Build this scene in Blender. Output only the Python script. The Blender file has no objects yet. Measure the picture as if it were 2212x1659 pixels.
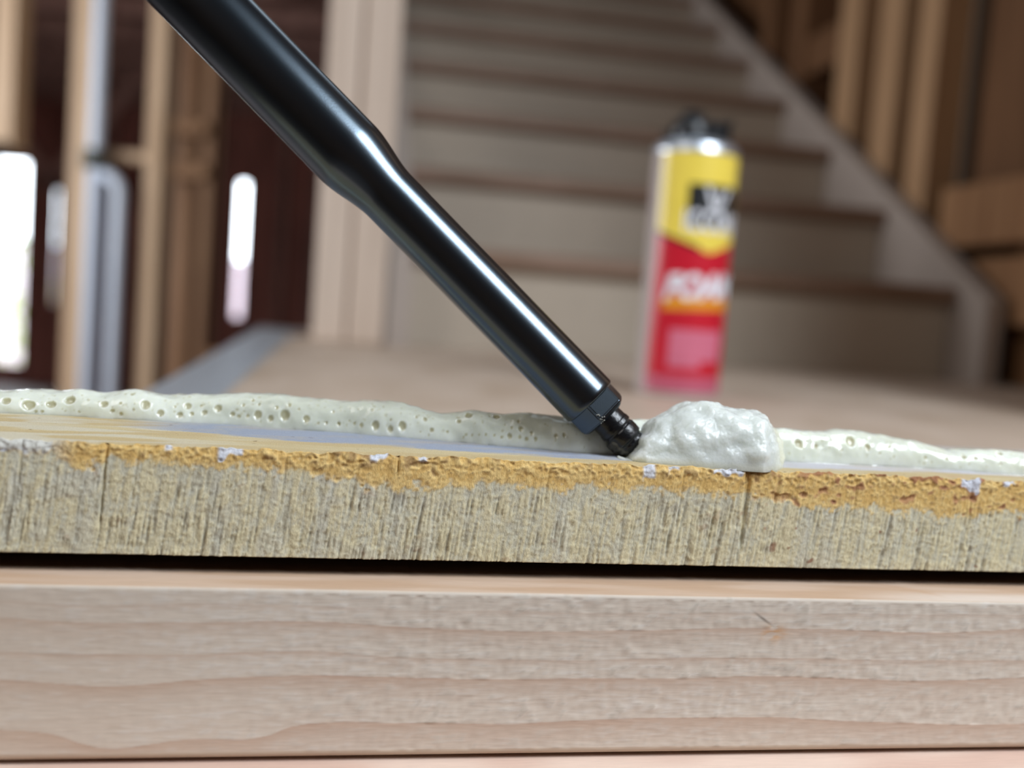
import bpy, bmesh, math, random
import numpy as np
from mathutils import Vector, Matrix, noise as mnoise

random.seed(7)
SC = bpy.context.scene
COL = SC.collection

# ------------------------------------------------------------------ camera
FPX, PITCH, ROLL, CAM_H = 2200.0, 0.0763, 0.0734, 0.07
_f = np.array([0, math.cos(PITCH), -math.sin(PITCH)])
_up = np.array([0, math.sin(PITCH), math.cos(PITCH)])
_rt = np.array([1.0, 0, 0])
AX_R = math.cos(ROLL) * _rt + math.sin(ROLL) * _up
AX_U = math.cos(ROLL) * _up - math.sin(ROLL) * _rt
CPOS = np.array([0, 0, CAM_H])
cam_d = bpy.data.cameras.new('camera')
cam = bpy.data.objects.new('camera', cam_d)
COL.objects.link(cam)
cam.matrix_world = Matrix(((AX_R[0], AX_U[0], -_f[0], 0), (AX_R[1], AX_U[1], -_f[1], 0),
                           (AX_R[2], AX_U[2], -_f[2], CAM_H), (0, 0, 0, 1)))
cam_d.sensor_width = 36.0
cam_d.lens = 36.0 * FPX / 2212.0
cam_d.clip_start = 0.005
cam_d.clip_end = 200
cam_d.dof.use_dof = True
cam_d.dof.focus_distance = 0.279
cam_d.dof.aperture_fstop = 5.5
SC.camera = cam

# ------------------------------------------------------------------ view, sky, window and fill light
SC.view_settings.view_transform = 'Standard'
SC.view_settings.look = 'None'
SC.view_settings.gamma = 1.0
SC.view_settings.exposure = 0.0
SC.view_settings.use_curve_mapping = False
SC.cycles.use_denoising = True
SC.cycles.max_bounces = 8
SC.cycles.sample_clamp_indirect = 8.0
SC.cycles.sample_clamp_direct = 0.0

W = bpy.data.worlds.new('sky')
SC.world = W
W.use_nodes = True
W.node_tree.nodes['Background'].inputs['Color'].default_value = (0.84, 0.92, 1.0, 1)
W.node_tree.nodes['Background'].inputs['Strength'].default_value = 9.0


def area(name, loc, target, sx, sy, energy, col):
    l = bpy.data.lights.new(name, 'AREA')
    l.shape = 'RECTANGLE'
    l.size, l.size_y = sx, sy
    l.energy = energy
    l.color = col
    o = bpy.data.objects.new(name, l)
    COL.objects.link(o)
    o.location = loc
    o.rotation_euler = (Vector(target) - Vector(loc)).to_track_quat('-Z', 'Y').to_euler()
    return o


key = area('window_light_right', (0.90, -0.25, 1.13), (0.05, 0.28, 0.03), 0.85, 0.68, 38.5, (0.84, 0.92, 1.0))
kz = (Vector((0.90, -0.25, 1.13)) - Vector((0.05, 0.28, 0.03))).normalized()
kx = Vector((0.69, 0.0, -0.72)); kx = (kx - kz * kx.dot(kz)).normalized()
ky = kz.cross(kx)
key.matrix_world = Matrix(((kx[0], ky[0], kz[0], 0.90), (kx[1], ky[1], kz[1], -0.25), (kx[2], ky[2], kz[2], 1.13), (0, 0, 0, 1)))
area('window_light_left', (-2.6, 1.3, 0.6), (-0.9, 2.6, 0.1), 1.0, 1.0, 47.0, (0.96, 0.97, 1.0))
area('fill_light_upper', (-1.0, -0.35, 1.25), (0.05, 0.4, 0.0), 0.8, 0.8, 8.0, (1.0, 0.96, 0.92))  # added fill with no window behind it, lifts the foam in the barrel's shadow
area('window_light_stair', (0.12, 2.1, 1.75), (-0.05, 0.35, 0.12), 0.8, 0.5, 2.0, (0.75, 0.88, 1.0))

# ------------------------------------------------------------------ geometry helpers


def ray(x, y):
    return _f + (x - 1106) / FPX * AX_R - (y - 829.5) / FPX * AX_U


def onz(x, y, z):
    d = ray(x, y)
    return CPOS + d * ((z - CAM_H) / d[2])


def onplane(x, y, P, n):
    d = ray(x, y)
    return CPOS + d * (np.dot(np.asarray(P) - CPOS, n) / np.dot(d, n))


def link(name, me, mat=None, parent=None):
    o = bpy.data.objects.new(name, me)
    COL.objects.link(o)
    if mat is not None:
        for m in (mat if isinstance(mat, (list, tuple)) else [mat]):
            me.materials.append(m)
    if parent is not None:
        o.parent = parent
    return o


def tag(o, label=None, cat=None, group=None, kind=None):
    if label: o['label'] = label
    if cat: o['category'] = cat
    if group: o['group'] = group
    if kind: o['kind'] = kind
    return o


def empty(name, loc=(0, 0, 0)):
    o = bpy.data.objects.new(name, None)
    COL.objects.link(o)
    o.empty_display_size = 0.05
    # children are modelled in world space, so the empty stays at the origin unless moved with an inverse
    return o


def smooth(me, on=True):
    me.polygons.foreach_set('use_smooth', [on] * len(me.polygons))


def grid_mesh(name, P, closed_rows=False, cap=False, colors=None, attrs=None, smooth_=True):
    """P: rows x cols x 3 -> mesh"""
    nr, nc = P.shape[:2]
    me = bpy.data.meshes.new(name)
    idx = np.arange(nr * nc).reshape(nr, nc)
    if closed_rows:
        nxt = np.roll(idx, -1, axis=0)
        a, b = idx, nxt
    else:
        a, b = idx[:-1], idx[1:]
    F = np.stack([a[:, :-1], a[:, 1:], b[:, 1:], b[:, :-1]], -1).reshape(-1, 4)
    nv, nf = nr * nc, len(F)
    extra = []
    if cap:
        extra = [list(idx[:, 0]), list(idx[::-1, -1])]
    loops = np.concatenate([F.ravel()] + [np.array(e) for e in extra]) if extra else F.ravel()
    starts = np.arange(nf) * 4
    tots = np.full(nf, 4)
    for e in extra:
        starts = np.append(starts, starts[-1] + tots[-1])
        tots = np.append(tots, len(e))
    me.vertices.add(nv)
    me.vertices.foreach_set('co', P.reshape(-1, 3).astype(np.float32).ravel())
    me.loops.add(len(loops))
    me.loops.foreach_set('vertex_index', loops.astype(np.int32))
    me.polygons.add(len(starts))
    me.polygons.foreach_set('loop_start', starts.astype(np.int32))
    me.polygons.foreach_set('use_smooth', np.full(len(starts), smooth_))
    me.update(calc_edges=True)
    if colors is not None:
        at = me.color_attributes.new('Col', 'FLOAT_COLOR', 'POINT')
        c = np.ones((nv, 4), np.float32)
        c[:, :3] = colors.reshape(-1, 3)
        at.data.foreach_set('color', c.ravel())
    for k, v in (attrs or {}).items():
        at = me.attributes.new(k, 'FLOAT', 'POINT')
        at.data.foreach_set('value', v.reshape(-1).astype(np.float32))
    return me


def grf(nr, nc, dr, dc, lr, lc, shear=0.0, seed=0):
    """gaussian random field, correlation lengths lr / lc (metres), normalised"""
    rg = np.random.default_rng(seed)
    w = rg.standard_normal((nr, nc))
    kr = np.fft.fftfreq(nr, dr)[:, None] * 2 * np.pi
    kc = np.fft.fftfreq(nc, dc)[None, :] * 2 * np.pi
    kr2 = kr + shear * kc
    g = np.exp(-0.5 * ((kr2 * lr) ** 2 + (kc * lc) ** 2))
    out = np.fft.ifft2(np.fft.fft2(w) * g).real
    return (out - out.mean()) / (out.std() + 1e-12)


def sstep(x, a, b):
    t = np.clip((x - a) / (b - a), 0, 1)
    return t * t * (3 - 2 * t)


def mix(a, b, t):
    a, b = np.asarray(a), np.asarray(b)
    return a + (b - a) * t[..., None]


def frame_box(o, ex, ey, ez, a, b, bev=0.0025):
    """box from corner a to b in the frame (o; ex, ey, ez) with chamfered edges"""
    bm = bmesh.new()
    bmesh.ops.create_cube(bm, size=1.0)
    a, b = np.array(a, float), np.array(b, float)
    c, s = (a + b) / 2, (b - a)
    M = Matrix(((ex[0], ey[0], ez[0], o[0]), (ex[1], ey[1], ez[1], o[1]), (ex[2], ey[2], ez[2], o[2]), (0, 0, 0, 1)))
    for v in bm.verts:
        v.co = M @ Vector((c[0] + v.co.x * s[0], c[1] + v.co.y * s[1], c[2] + v.co.z * s[2]))
    if bev:
        bmesh.ops.bevel(bm, geom=bm.edges[:], offset=min(bev, 0.3 * float(np.min(np.abs(s)))), segments=2, affect='EDGES', profile=0.5)
    me = bpy.data.meshes.new('box')
    bm.to_mesh(me)
    bm.free()
    return me


EX, EY, EZ = np.array([1., 0, 0]), np.array([0, 1., 0]), np.array([0, 0, 1.])
O0 = np.zeros(3)


def wbox(name, x0, x1, y0, y1, z0, z1, mat, parent=None, bev=0.0025):
    return link(name, frame_box(O0, EX, EY, EZ, (x0, y0, z0), (x1, y1, z1), bev), mat, parent)


def prism(name, pts, ex, ey, off0, off1, o, mat, parent=None, bev=0.0):
    """polygon pts (2d in ex, ey) extruded along the third axis from off0 to off1"""
    ez = np.cross(ex, ey)
    bm = bmesh.new()
    lo = [bm.verts.new(tuple(o + p[0] * ex + p[1] * ey + off0 * ez)) for p in pts]
    hi = [bm.verts.new(tuple(o + p[0] * ex + p[1] * ey + off1 * ez)) for p in pts]
    n = len(pts)
    bm.faces.new(lo[::-1])
    bm.faces.new(hi)
    for i in range(n):
        bm.faces.new((lo[i], lo[(i + 1) % n], hi[(i + 1) % n], hi[i]))
    bmesh.ops.recalc_face_normals(bm, faces=bm.faces[:])
    if bev:
        bmesh.ops.bevel(bm, geom=bm.edges[:], offset=bev, segments=2, affect='EDGES', profile=0.5)
    me = bpy.data.meshes.new(name)
    bm.to_mesh(me)
    bm.free()
    return link(name, me, mat, parent)


def basis_for(axis):
    axis = axis / np.linalg.norm(axis)
    t = np.array([0, 0, 1.]) if abs(axis[2]) < 0.9 else np.array([1., 0, 0])
    u = np.cross(t, axis); u /= np.linalg.norm(u)
    return u, np.cross(axis, u), axis


def lathe(name, prof, o, axis, mat, parent=None, seg=64, u=None, v=None, disp=None, smooth_=True):
    """prof: list of (distance along axis, radius)"""
    if u is None:
        u, v, axis = basis_for(np.asarray(axis, float))
    prof = np.array(prof, float)
    ang = np.linspace(0, 2 * np.pi, seg + 1)
    P = (o + prof[:, 0, None, None] * axis
         + prof[:, 1, None, None] * (np.cos(ang)[None, :, None] * u + np.sin(ang)[None, :, None] * v))
    if disp is not None:
        P = disp(P)
    P[:, -1] = P[:, 0]
    me = grid_mesh(name, P, smooth_=smooth_)
    bm = bmesh.new(); bm.from_mesh(me)
    bmesh.ops.remove_doubles(bm, verts=bm.verts[:], dist=1e-6)
    bmesh.ops.recalc_face_normals(bm, faces=bm.faces[:])
    bm.to_mesh(me); bm.free()
    return link(name, me, mat, parent)


def tube(name, pts, r, mat, parent=None, seg=20):
    """swept tube through points"""
    pts = np.array(pts, float)
    n = len(pts)
    T = np.gradient(pts, axis=0)
    T /= np.linalg.norm(T, axis=1)[:, None]
    u, v, _ = basis_for(T[0])
    rows = []
    for i in range(n):
        u = u - T[i] * np.dot(u, T[i]); u /= np.linalg.norm(u)
        v = np.cross(T[i], u)
        a = np.linspace(0, 2 * np.pi, seg, endpoint=False)
        rows.append(pts[i] + r * (np.cos(a)[:, None] * u + np.sin(a)[:, None] * v))
    P = np.array(rows).transpose(1, 0, 2)
    return link(name, grid_mesh(name, P, closed_rows=True, cap=True), mat, parent)


# ------------------------------------------------------------------ materials
def new_mat(name):
    m = bpy.data.materials.new(name)
    m.use_nodes = True
    nt = m.node_tree
    return m, nt, nt.nodes['Principled BSDF']


def nd(nt, kind, **kw):
    n = nt.nodes.new(kind)
    for k, v in kw.items():
        setattr(n, k, v)
    return n


def plain(name, col, rough=0.5, metallic=0.0, bump=0.0, bscale=400.0, spec=0.5):
    m, nt, b = new_mat(name)
    b.inputs['Roughness'].default_value = rough
    b.inputs['Metallic'].default_value = metallic
    b.inputs['Specular IOR Level'].default_value = spec
    tc = nd(nt, 'ShaderNodeTexCoord')
    nz = nd(nt, 'ShaderNodeTexNoise')
    nz.inputs['Scale'].default_value = bscale
    nz.inputs['Detail'].default_value = 3
    nt.links.new(tc.outputs['Object'], nz.inputs['Vector'])
    mx = nd(nt, 'ShaderNodeMix', data_type='RGBA')
    mx.inputs[6].default_value = (col[0] * .93, col[1] * .93, col[2] * .93, 1)
    mx.inputs[7].default_value = (min(1, col[0] * 1.07), min(1, col[1] * 1.07), min(1, col[2] * 1.07), 1)
    nt.links.new(nz.outputs['Fac'], mx.inputs[0])
    nt.links.new(mx.outputs[2], b.inputs['Base Color'])
    if bump:
        bp = nd(nt, 'ShaderNodeBump')
        bp.inputs['Strength'].default_value = bump
        bp.inputs['Distance'].default_value = 0.2 / bscale
        nt.links.new(nz.outputs['Fac'], bp.inputs['Height'])
        nt.links.new(bp.outputs['Normal'], b.inputs['Normal'])
    return m


def wood(name, light, dark, scale=(14, 14, 0.9), rough=0.6, detail=4.0, rot=0.0):
    m, nt, b = new_mat(name)
    b.inputs['Roughness'].default_value = rough
    tc = nd(nt, 'ShaderNodeTexCoord')
    mp = nd(nt, 'ShaderNodeMapping')
    mp.inputs['Scale'].default_value = scale
    mp.inputs['Rotation'].default_value = (0, 0, rot)
    nz = nd(nt, 'ShaderNodeTexNoise')
    nz.inputs['Scale'].default_value = 3.0
    nz.inputs['Detail'].default_value = detail
    nz.inputs['Distortion'].default_value = 0.4
    rp = nd(nt, 'ShaderNodeValToRGB')
    rp.color_ramp.elements[0].position = 0.32
    rp.color_ramp.elements[0].color = (*dark, 1)
    rp.color_ramp.elements[1].position = 0.62
    rp.color_ramp.elements[1].color = (*light, 1)
    nt.links.new(tc.outputs['Object'], mp.inputs['Vector'])
    nt.links.new(mp.outputs['Vector'], nz.inputs['Vector'])
    nt.links.new(nz.outputs['Fac'], rp.inputs['Fac'])
    nt.links.new(rp.outputs['Color'], b.inputs['Base Color'])
    bp = nd(nt, 'ShaderNodeBump')
    bp.inputs['Strength'].default_value = 0.15
    bp.inputs['Distance'].default_value = 0.001
    nt.links.new(nz.outputs['Fac'], bp.inputs['Height'])
    nt.links.new(bp.outputs['Normal'], b.inputs['Normal'])
    return m


def attr_mat(name, rough=0.6, nscale=(1, 1, 1), nfreq=1500.0, bump=0.3, bdist=0.0001, var=0.12, rot=0.0, spec=0.5, sss=0.0, srad=(1, 1, 1), sscale=0.002):
    """colour comes from the mesh attribute, fine relief and grain from noise"""
    m, nt, b = new_mat(name)
    at = nd(nt, 'ShaderNodeAttribute')
    at.attribute_name = 'Col'
    tc = nd(nt, 'ShaderNodeTexCoord')
    mp = nd(nt, 'ShaderNodeMapping')
    mp.inputs['Rotation'].default_value = (0, 0, rot)
    mp2 = nd(nt, 'ShaderNodeMapping')
    mp2.inputs['Scale'].default_value = nscale
    nz = nd(nt, 'ShaderNodeTexNoise')
    nz.inputs['Scale'].default_value = nfreq
    nz.inputs['Detail'].default_value = 4
    nz.inputs['Roughness'].default_value = 0.65
    nt.links.new(tc.outputs['Object'], mp.inputs['Vector'])
    nt.links.new(mp.outputs['Vector'], mp2.inputs['Vector'])
    nt.links.new(mp2.outputs['Vector'], nz.inputs['Vector'])
    mr = nd(nt, 'ShaderNodeMapRange')
    mr.inputs['From Min'].default_value = 0.25
    mr.inputs['From Max'].default_value = 0.75
    mr.inputs['To Min'].default_value = 1 - var
    mr.inputs['To Max'].default_value = 1 + var
    nt.links.new(nz.outputs['Fac'], mr.inputs['Value'])
    vm = nd(nt, 'ShaderNodeVectorMath', operation='SCALE')
    nt.links.new(at.outputs['Color'], vm.inputs[0])
    nt.links.new(mr.outputs['Result'], vm.inputs['Scale'])
    nt.links.new(vm.outputs['Vector'], b.inputs['Base Color'])
    b.inputs['Roughness'].default_value = rough
    b.inputs['Specular IOR Level'].default_value = spec
    if sss:
        b.inputs['Subsurface Weight'].default_value = sss
        b.inputs['Subsurface Radius'].default_value = srad
        b.inputs['Subsurface Scale'].default_value = sscale
    bp = nd(nt, 'ShaderNodeBump')
    bp.inputs['Strength'].default_value = bump
    bp.inputs['Distance'].default_value = bdist
    nt.links.new(nz.outputs['Fac'], bp.inputs['Height'])
    nt.links.new(bp.outputs['Normal'], b.inputs['Normal'])
    return m, nt, b


M_stud = wood('pale_stud_timber', (0.60, 0.43, 0.28), (0.47, 0.31, 0.18))
M_stud2 = wood('warm_stud_timber', (0.37, 0.20, 0.095), (0.26, 0.125, 0.055))
M_post = wood('newel_pine', (0.74, 0.60, 0.49), (0.62, 0.49, 0.39))
M_riser = plain('riser_board', (0.50, 0.425, 0.34), 0.7, bscale=30)
M_tread = wood('tread_pine', (0.30, 0.19, 0.135), (0.23, 0.14, 0.09), scale=(1.2, 14, 14))
M_string = plain('stringer_board', (0.42, 0.355, 0.31), 0.6, bscale=25)
M_floor = wood('landing_sheet', (0.56, 0.45, 0.36), (0.47, 0.36, 0.27), scale=(6, 2.2, 6), rough=0.5)
M_steel = plain('galvanised_trim', (0.52, 0.57, 0.63), 0.42, metallic=0.55, bscale=60)
M_pipe = plain('grey_pipe', (0.74, 0.83, 1.0), 0.35, bscale=40)
M_collar = plain('dark_collar', (0.10, 0.11, 0.10), 0.5)
M_stud3 = wood('brown_stud_timber', (0.46, 0.28, 0.15), (0.35, 0.20, 0.10))
M_wrap = wood('brown_wall_board', (0.42, 0.145, 0.105), (0.20, 0.072, 0.052), scale=(7, 7, 0.5), rough=0.7)
M_joist = wood('reddish_joist', (0.42, 0.22, 0.17), (0.24, 0.11, 0.085), scale=(5, 1, 5))
M_dark = wood('dark_ceiling', (0.07, 0.035, 0.027), (0.035, 0.017, 0.012), scale=(4, 4, 4))
M_rwall = wood('brown_sheet', (0.18, 0.085, 0.036), (0.105, 0.046, 0.018), scale=(5, 5, 0.7))
M_grsheet = plain('grey_brown_sheet', (0.14, 0.105, 0.075), 0.75, bscale=20)
M_conc = plain('concrete', (0.36, 0.31, 0.30), 0.75, bscale=12)
M_fence = plain('pale_lilac_fence', (0.62, 0.56, 0.62), 0.8, bscale=6)
M_leaf = plain('hedge_green', (0.30, 0.42, 0.10), 0.8, bscale=30)

# ------------------------------------------------------------------ setting frames
BA = np.array([-0.1237, 0.2482, 0.0])                       # board: left end of the lower front arris in view
BYAW = 0.21048
BU = np.array([math.cos(BYAW), math.sin(BYAW), 0])
BN = np.array([-math.sin(BYAW), math.cos(BYAW), 0])
BT = 0.0282                                                 # board thickness
SYAW = 0.1637
SD = np.array([math.cos(SYAW), math.sin(SYAW), 0])          # along the treads
SN = np.array([-math.sin(SYAW), math.cos(SYAW), 0])         # up the flight
SR0 = np.array([0.7225, 1.689, 0.0])
GO, RISE = 0.2545, 0.1485


def b_un(p):
    return float(np.dot(p - BA, BU)), float(np.dot(p - BA, BN))


def sbox(name, a, b, mat, parent=None, bev=0.0025):
    return link(name, frame_box(SR0, SD, SN, EZ, a, b, bev), mat, parent)


FLOOR_Z = -0.90

# --- lower floor, ceiling, shell
fl = wbox('floor', -7, 3.2, -2.6, 8.8, FLOOR_Z - 0.1, FLOOR_Z, M_conc, bev=0)
tag(fl, kind='structure')
ceil = empty('ceiling'); tag(ceil, kind='structure')
wbox('ceiling_sheet', -7, 3.2, -2.6, 8.8, 2.75, 2.85, M_dark, ceil, bev=0)
wbox('soffit', -6.8, -0.35, 4.4, 8.6, 1.62, 1.66, M_dark, ceil, bev=0)
for i in range(7):
    y = 5.0 + i * 0.55
    wbox('joist', -6.6, -0.4, y, y + 0.05, 1.46, 1.62, M_joist, ceil)
for i, (x, a) in enumerate([(-4.2, 0.9), (-3.5, -0.9), (-2.9, 0.9)]):
    c, s = math.cos(a), math.sin(a)
    link('brace', frame_box(np.array([x, 6.9, 1.05]), np.array([c, 0, s]), EY, np.array([-s, 0, c]), (-.55, 0, -.045), (.55, .045, .045), .003), M_joist, ceil)

# --- far left wall with slits of daylight
YB = 8.5
NB = EY


def bx(px, py):
    p = onplane(px, py, (0, YB, 0), NB)
    return p[0], p[2]


wb = empty('wall_back'); tag(wb, kind='structure')
holes = [(-12, 52, 348, 785), (119.2, 122.8, 350, 655), (511, 527, 394, 686)]
edges = []
for (xa, xb, ya, yb) in holes:
    xm, ym = (xa + xb) / 2, (ya + yb) / 2
    x0, _ = bx(xa, ym); x1, _ = bx(xb, ym)
    _, z1 = bx(xm, ya); _, z0 = bx(xm, yb)
    edges.append((x0, x1, max(z0, FLOOR_Z), z1))
cur = -7.0
for (x0, x1, z0, z1) in edges:
    wbox('wall_panel', cur, x0, YB, YB + .012, FLOOR_Z, 2.75, M_wrap, wb, bev=0)
    wbox('wall_panel', x0, x1, YB, YB + .012, z1, 2.75, M_wrap, wb, bev=0)
    if z0 > FLOOR_Z + .02:
        wbox('wall_panel', x0, x1, YB, YB + .012, FLOOR_Z, z0, M_wrap, wb, bev=0)
    cur = x1
wbox('wall_panel', cur, 3.2, YB, YB + .012, FLOOR_Z, 2.75, M_wrap, wb, bev=0)
for x in (-3.42, -2.75, -2.0, -1.72, -1.15):
    wbox('stud', x, x + .05, YB - .09, YB - .002, FLOOR_Z, 1.5, M_joist, wb)


# --- shell walls off to the sides and behind the camera
wl = wbox('wall_left', -7.1, -7.0, -2.6, 8.6, FLOOR_Z, 2.75, M_wrap, bev=0); tag(wl, kind='structure')
wr = empty('wall_rear'); tag(wr, kind='structure')
wbox('wall_panel', -7.1, 3.2, -2.6, -2.5, FLOOR_Z, 2.75, M_stud2, wr, bev=0)

# --- right-hand framed wall beside the stair
wrt = empty('wall_right'); tag(wrt, kind='structure')
SW = 0.13


def t_at(px, py, s_):
    p = onplane(px, py, SR0 + s_ * SD, SD)
    return float(np.dot(p - SR0, SN)), float(p[2])


sbox('sheet', (SW, -4.6, -.9), (SW + .02, 7.4, 2.75), M_rwall, wrt, bev=0)
for (pa, pb_, m) in [(1990, 2036, M_stud3), (1906, 1954, M_stud3), (1820, 1862, M_stud3), (1716, 1742, M_rwall), (1650, 1672, M_rwall)]:
    ta_, tb_ = t_at(pb_, 0, .037)[0], t_at(pa, 0, .037)[0]
    sbox('stud', (.037, ta_, -.9), (SW - .001, tb_, 2.4), m, wrt)
    t_last = tb_
ta_, tb_ = t_at(2112, 0, .10)[0], t_at(2040, 0, .10)[0]
sbox('panel', (.10, ta_, .0), (SW - .002, tb_, 2.4), M_grsheet, wrt)
sbox('stud', (.086, -.10, .0), (SW - .001, -.03, 2.4), M_stud2, wrt)
tq0, zq0 = t_at(2036, 408, .036)
sbox('noggin', (.036, -.60, zq0 - .105), (.081, tq0, zq0), M_stud2, wrt)
sbox('noggin', (.048, -.60, zq0 - .235), (.084, tq0 - .08, zq0 - .125), M_stud2, wrt)
ta_, z_ = t_at(1760, 40, .037)
sbox('noggin', (.050, t_at(1818, 100, .05)[0], z_ - .12), (SW - .001, t_at(1744, 40, .05)[0], z_ - .03), M_rwall, wrt)
shade_nib = wbox('shade_wall', .55, 1.2, .88, .97, FLOOR_Z, 2.7, M_stud2); tag(shade_nib, kind='structure')  # added wall end out of view, shades the right side of the stairs

# --- landing: two sheets, with a galvanised strip along the open left edge
land = empty('floor.001'); tag(land, kind='structure')
s1a, s1b = onz(921, 801, 0)[:2], onz(1138, 834, 0)[:2]
sd = np.array([math.cos(SYAW - .13), math.sin(SYAW - .13)])
eo = np.array([-0.226, 0.656]); ed = np.array([-0.189, 0.982])


def isect(p, d, q, e):
    A = np.array([[d[0], -e[0]], [d[1], -e[1]]])
    t = np.linalg.solve(A, q - p)
    return p + d * t[0]


f0 = (BA + BN * 0.040)[:2]
fl_front = isect(eo, ed, f0, BU[:2])
fr_front = (BA + BN * .040 + BU * 1.05)[:2]
seam_l = isect(eo, ed, s1a, sd)
seam_r = s1a + sd * 1.25
far_r = (SR0 + SD * .19 + SN * .3)[:2]
far_l = eo + ed * 1.17
prism('floor_sheet', [fl_front, fr_front, seam_r, seam_l], EX, EY, -.02, 0.0, O0, M_floor, land)
gp = np.array([-sd[1], sd[0]]) * .0025
prism('floor_sheet', [seam_l + gp, seam_r + gp, far_r, far_l], EX, EY, -.02, 0.0, O0, M_floor, land)
ip = onz(500, 840, 0)[:2]; iq = onz(622, 730, 0)[:2]
idr = (iq - ip) / np.linalg.norm(iq - ip)
prism('edge_trim', [fl_front + np.array([-.004, 0]), ip - idr * .30, iq, far_l + np.array([.10, -.10]), far_l + np.array([-.004, .0])], EX, EY, .0, .0018, O0, M_steel, land)
for k in range(3):
    p = (BA + BN * (.25 + .45 * k))[:2] + BU[:2] * .5
    link('floor_joist', frame_box(np.array([p[0], p[1], 0]), SD, SN, EZ, (-.55 if k else -.5, 0, -.9), (.6, .045, -.021), .002), M_stud2, land)

# --- partition studs in the left background
part_w = empty('wall_partition'); tag(part_w, kind='structure')
YP = 2.8


def px_x(px, py, y=YP):
    return onplane(px, py, (0, y, 0), EY)


def pstud(px0, px1, py, mat, y=YP, depth=.09, name='stud'):
    x0, x1 = px_x(px0, py, y)[0], px_x(px1, py, y)[0]
    return wbox(name, x0, x1, y, y + depth, FLOOR_Z, 2.2, mat, part_w)


c_ = px_x(0, 318)[2]
wbox('stud', px_x(-22, 300)[0], px_x(24, 300)[0], YP, YP + .09, c_, 2.2, M_stud, part_w)
wbox('lintel', px_x(-300, 318)[0], px_x(26, 318)[0], YP, YP + .09, c_ - .0, c_ + .02, M_stud, part_w)
pstud(150, 190, 300, M_stud)
pstud(318, 352, 250, M_stud)
pstud(392, 420, 250, M_stud2, y=3.4)
pstud(440, 462, 250, M_stud2, y=3.9)
a = px_x(222, 330); b = px_x(312, 350)
wbox('noggin', a[0], b[0], YP + .005, YP + .085, b[2], a[2] + .01, M_stud, part_w)
a = px_x(346, 275, 3.3); b = px_x(440, 290, 3.3)
wbox('noggin', a[0], b[0], 3.32, 3.39, b[2], b[2] + .045, M_stud2, part_w)
a = px_x(346, 370, 3.3); b = px_x(440, 385, 3.3)
wbox('noggin', a[0], b[0], 3.32, 3.39, b[2], b[2] + .045, M_stud2, part_w)
a = px_x(500, 100, 3.6); b = px_x(720, 0, 3.6)
wbox('wall_sheet', px_x(372, 300, 4.3)[0], px_x(478, 300, 4.3)[0], 4.3, 4.34, FLOOR_Z, 2.2, M_rwall, part_w, bev=0)

# ------------------------------------------------------------------ staircase
st = empty('staircase')
tag(st, 'straight timber staircase with pale closed risers and brown nosings rising behind the can', 'staircase')
NST = 10
for i in range(1, NST + 1):
    t = (i - 1) * GO
    z = i * RISE + .005
    sbox('tread', (-.900, t, z - .026), (-.001, t + GO + .02, z), M_tread, st, bev=.004)
    sbox('riser', (-.900, t + .022, z - RISE + (.0 if i > 1 else -.005) + .0), (-.001, t + .038, z - .026), M_riser, st, bev=0)
SLP = RISE / GO
T1 = NST * GO + .1
pr = [(-.08, 0.0), (-.08, .181 - .08 * SLP), (T1, .181 + T1 * SLP), (T1, .181 + T1 * SLP - .33), (.45, 0.0)]
prism('stringer', pr, SN, EZ, .001, .031, SR0, M_string, st)   # right-hand string
prism('stringer', pr, SN, EZ, -.932, -.901, SR0, M_string, st)
tn = empty('newel_post')
tag(tn, 'pale double timber post standing on the landing left of the stairs', 'post')
sbox('post_timber', (-1.038, -.072, .0), (-.992, .018, 2.4), M_post, tn, bev=.004)
sbox('post_timber', (-.989, -.066, .0), (-.938, .024, 2.4), M_post, tn, bev=.004)

# ------------------------------------------------------------------ grey pipes in the partition
pp = empty('waste_pipe')
tag(pp, 'pale grey waste pipe with a branch bending down beside it, strapped to the stud', 'pipe')
YPI = YP - .03
p0, p1 = px_x(209, 250, YPI), px_x(198, 500, YPI)
tube('pipe', [(p0[0], YPI, 2.2), (p0[0], YPI, 1.0), (p0[0], YPI, p0[2]), (p0[0], YPI, FLOOR_Z)], .0185, M_pipe, pp)
cz = px_x(205, 340, YPI)[2]
lathe('collar', [(-.03, .0242), (-.03, .032), (.0, .034), (.02, .032), (.02, .0242)], np.array([p0[0], YPI, cz]), EZ, M_collar, pp, seg=32)
q0 = px_x(207, 376, YPI); q1 = px_x(259, 376, YPI); q2 = px_x(252, 420, YPI)
R = .045
xr = q1[0]
pts = [(p0[0] + .020, YPI - .001, q0[2]), (p0[0] + .022, YPI - .001, q0[2]), (xr - R, YPI - .001, q0[2])]
pts += [(xr - R + R * math.sin(a), YPI - .001, q0[2] - R + R * math.cos(a)) for a in np.linspace(.15, math.pi / 2, 8)]
pts += [(xr, YPI - .001, q0[2] - .2), (xr, YPI - .001, FLOOR_Z)]
tube('branch_pipe', pts, .0165, M_pipe, pp)

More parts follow.
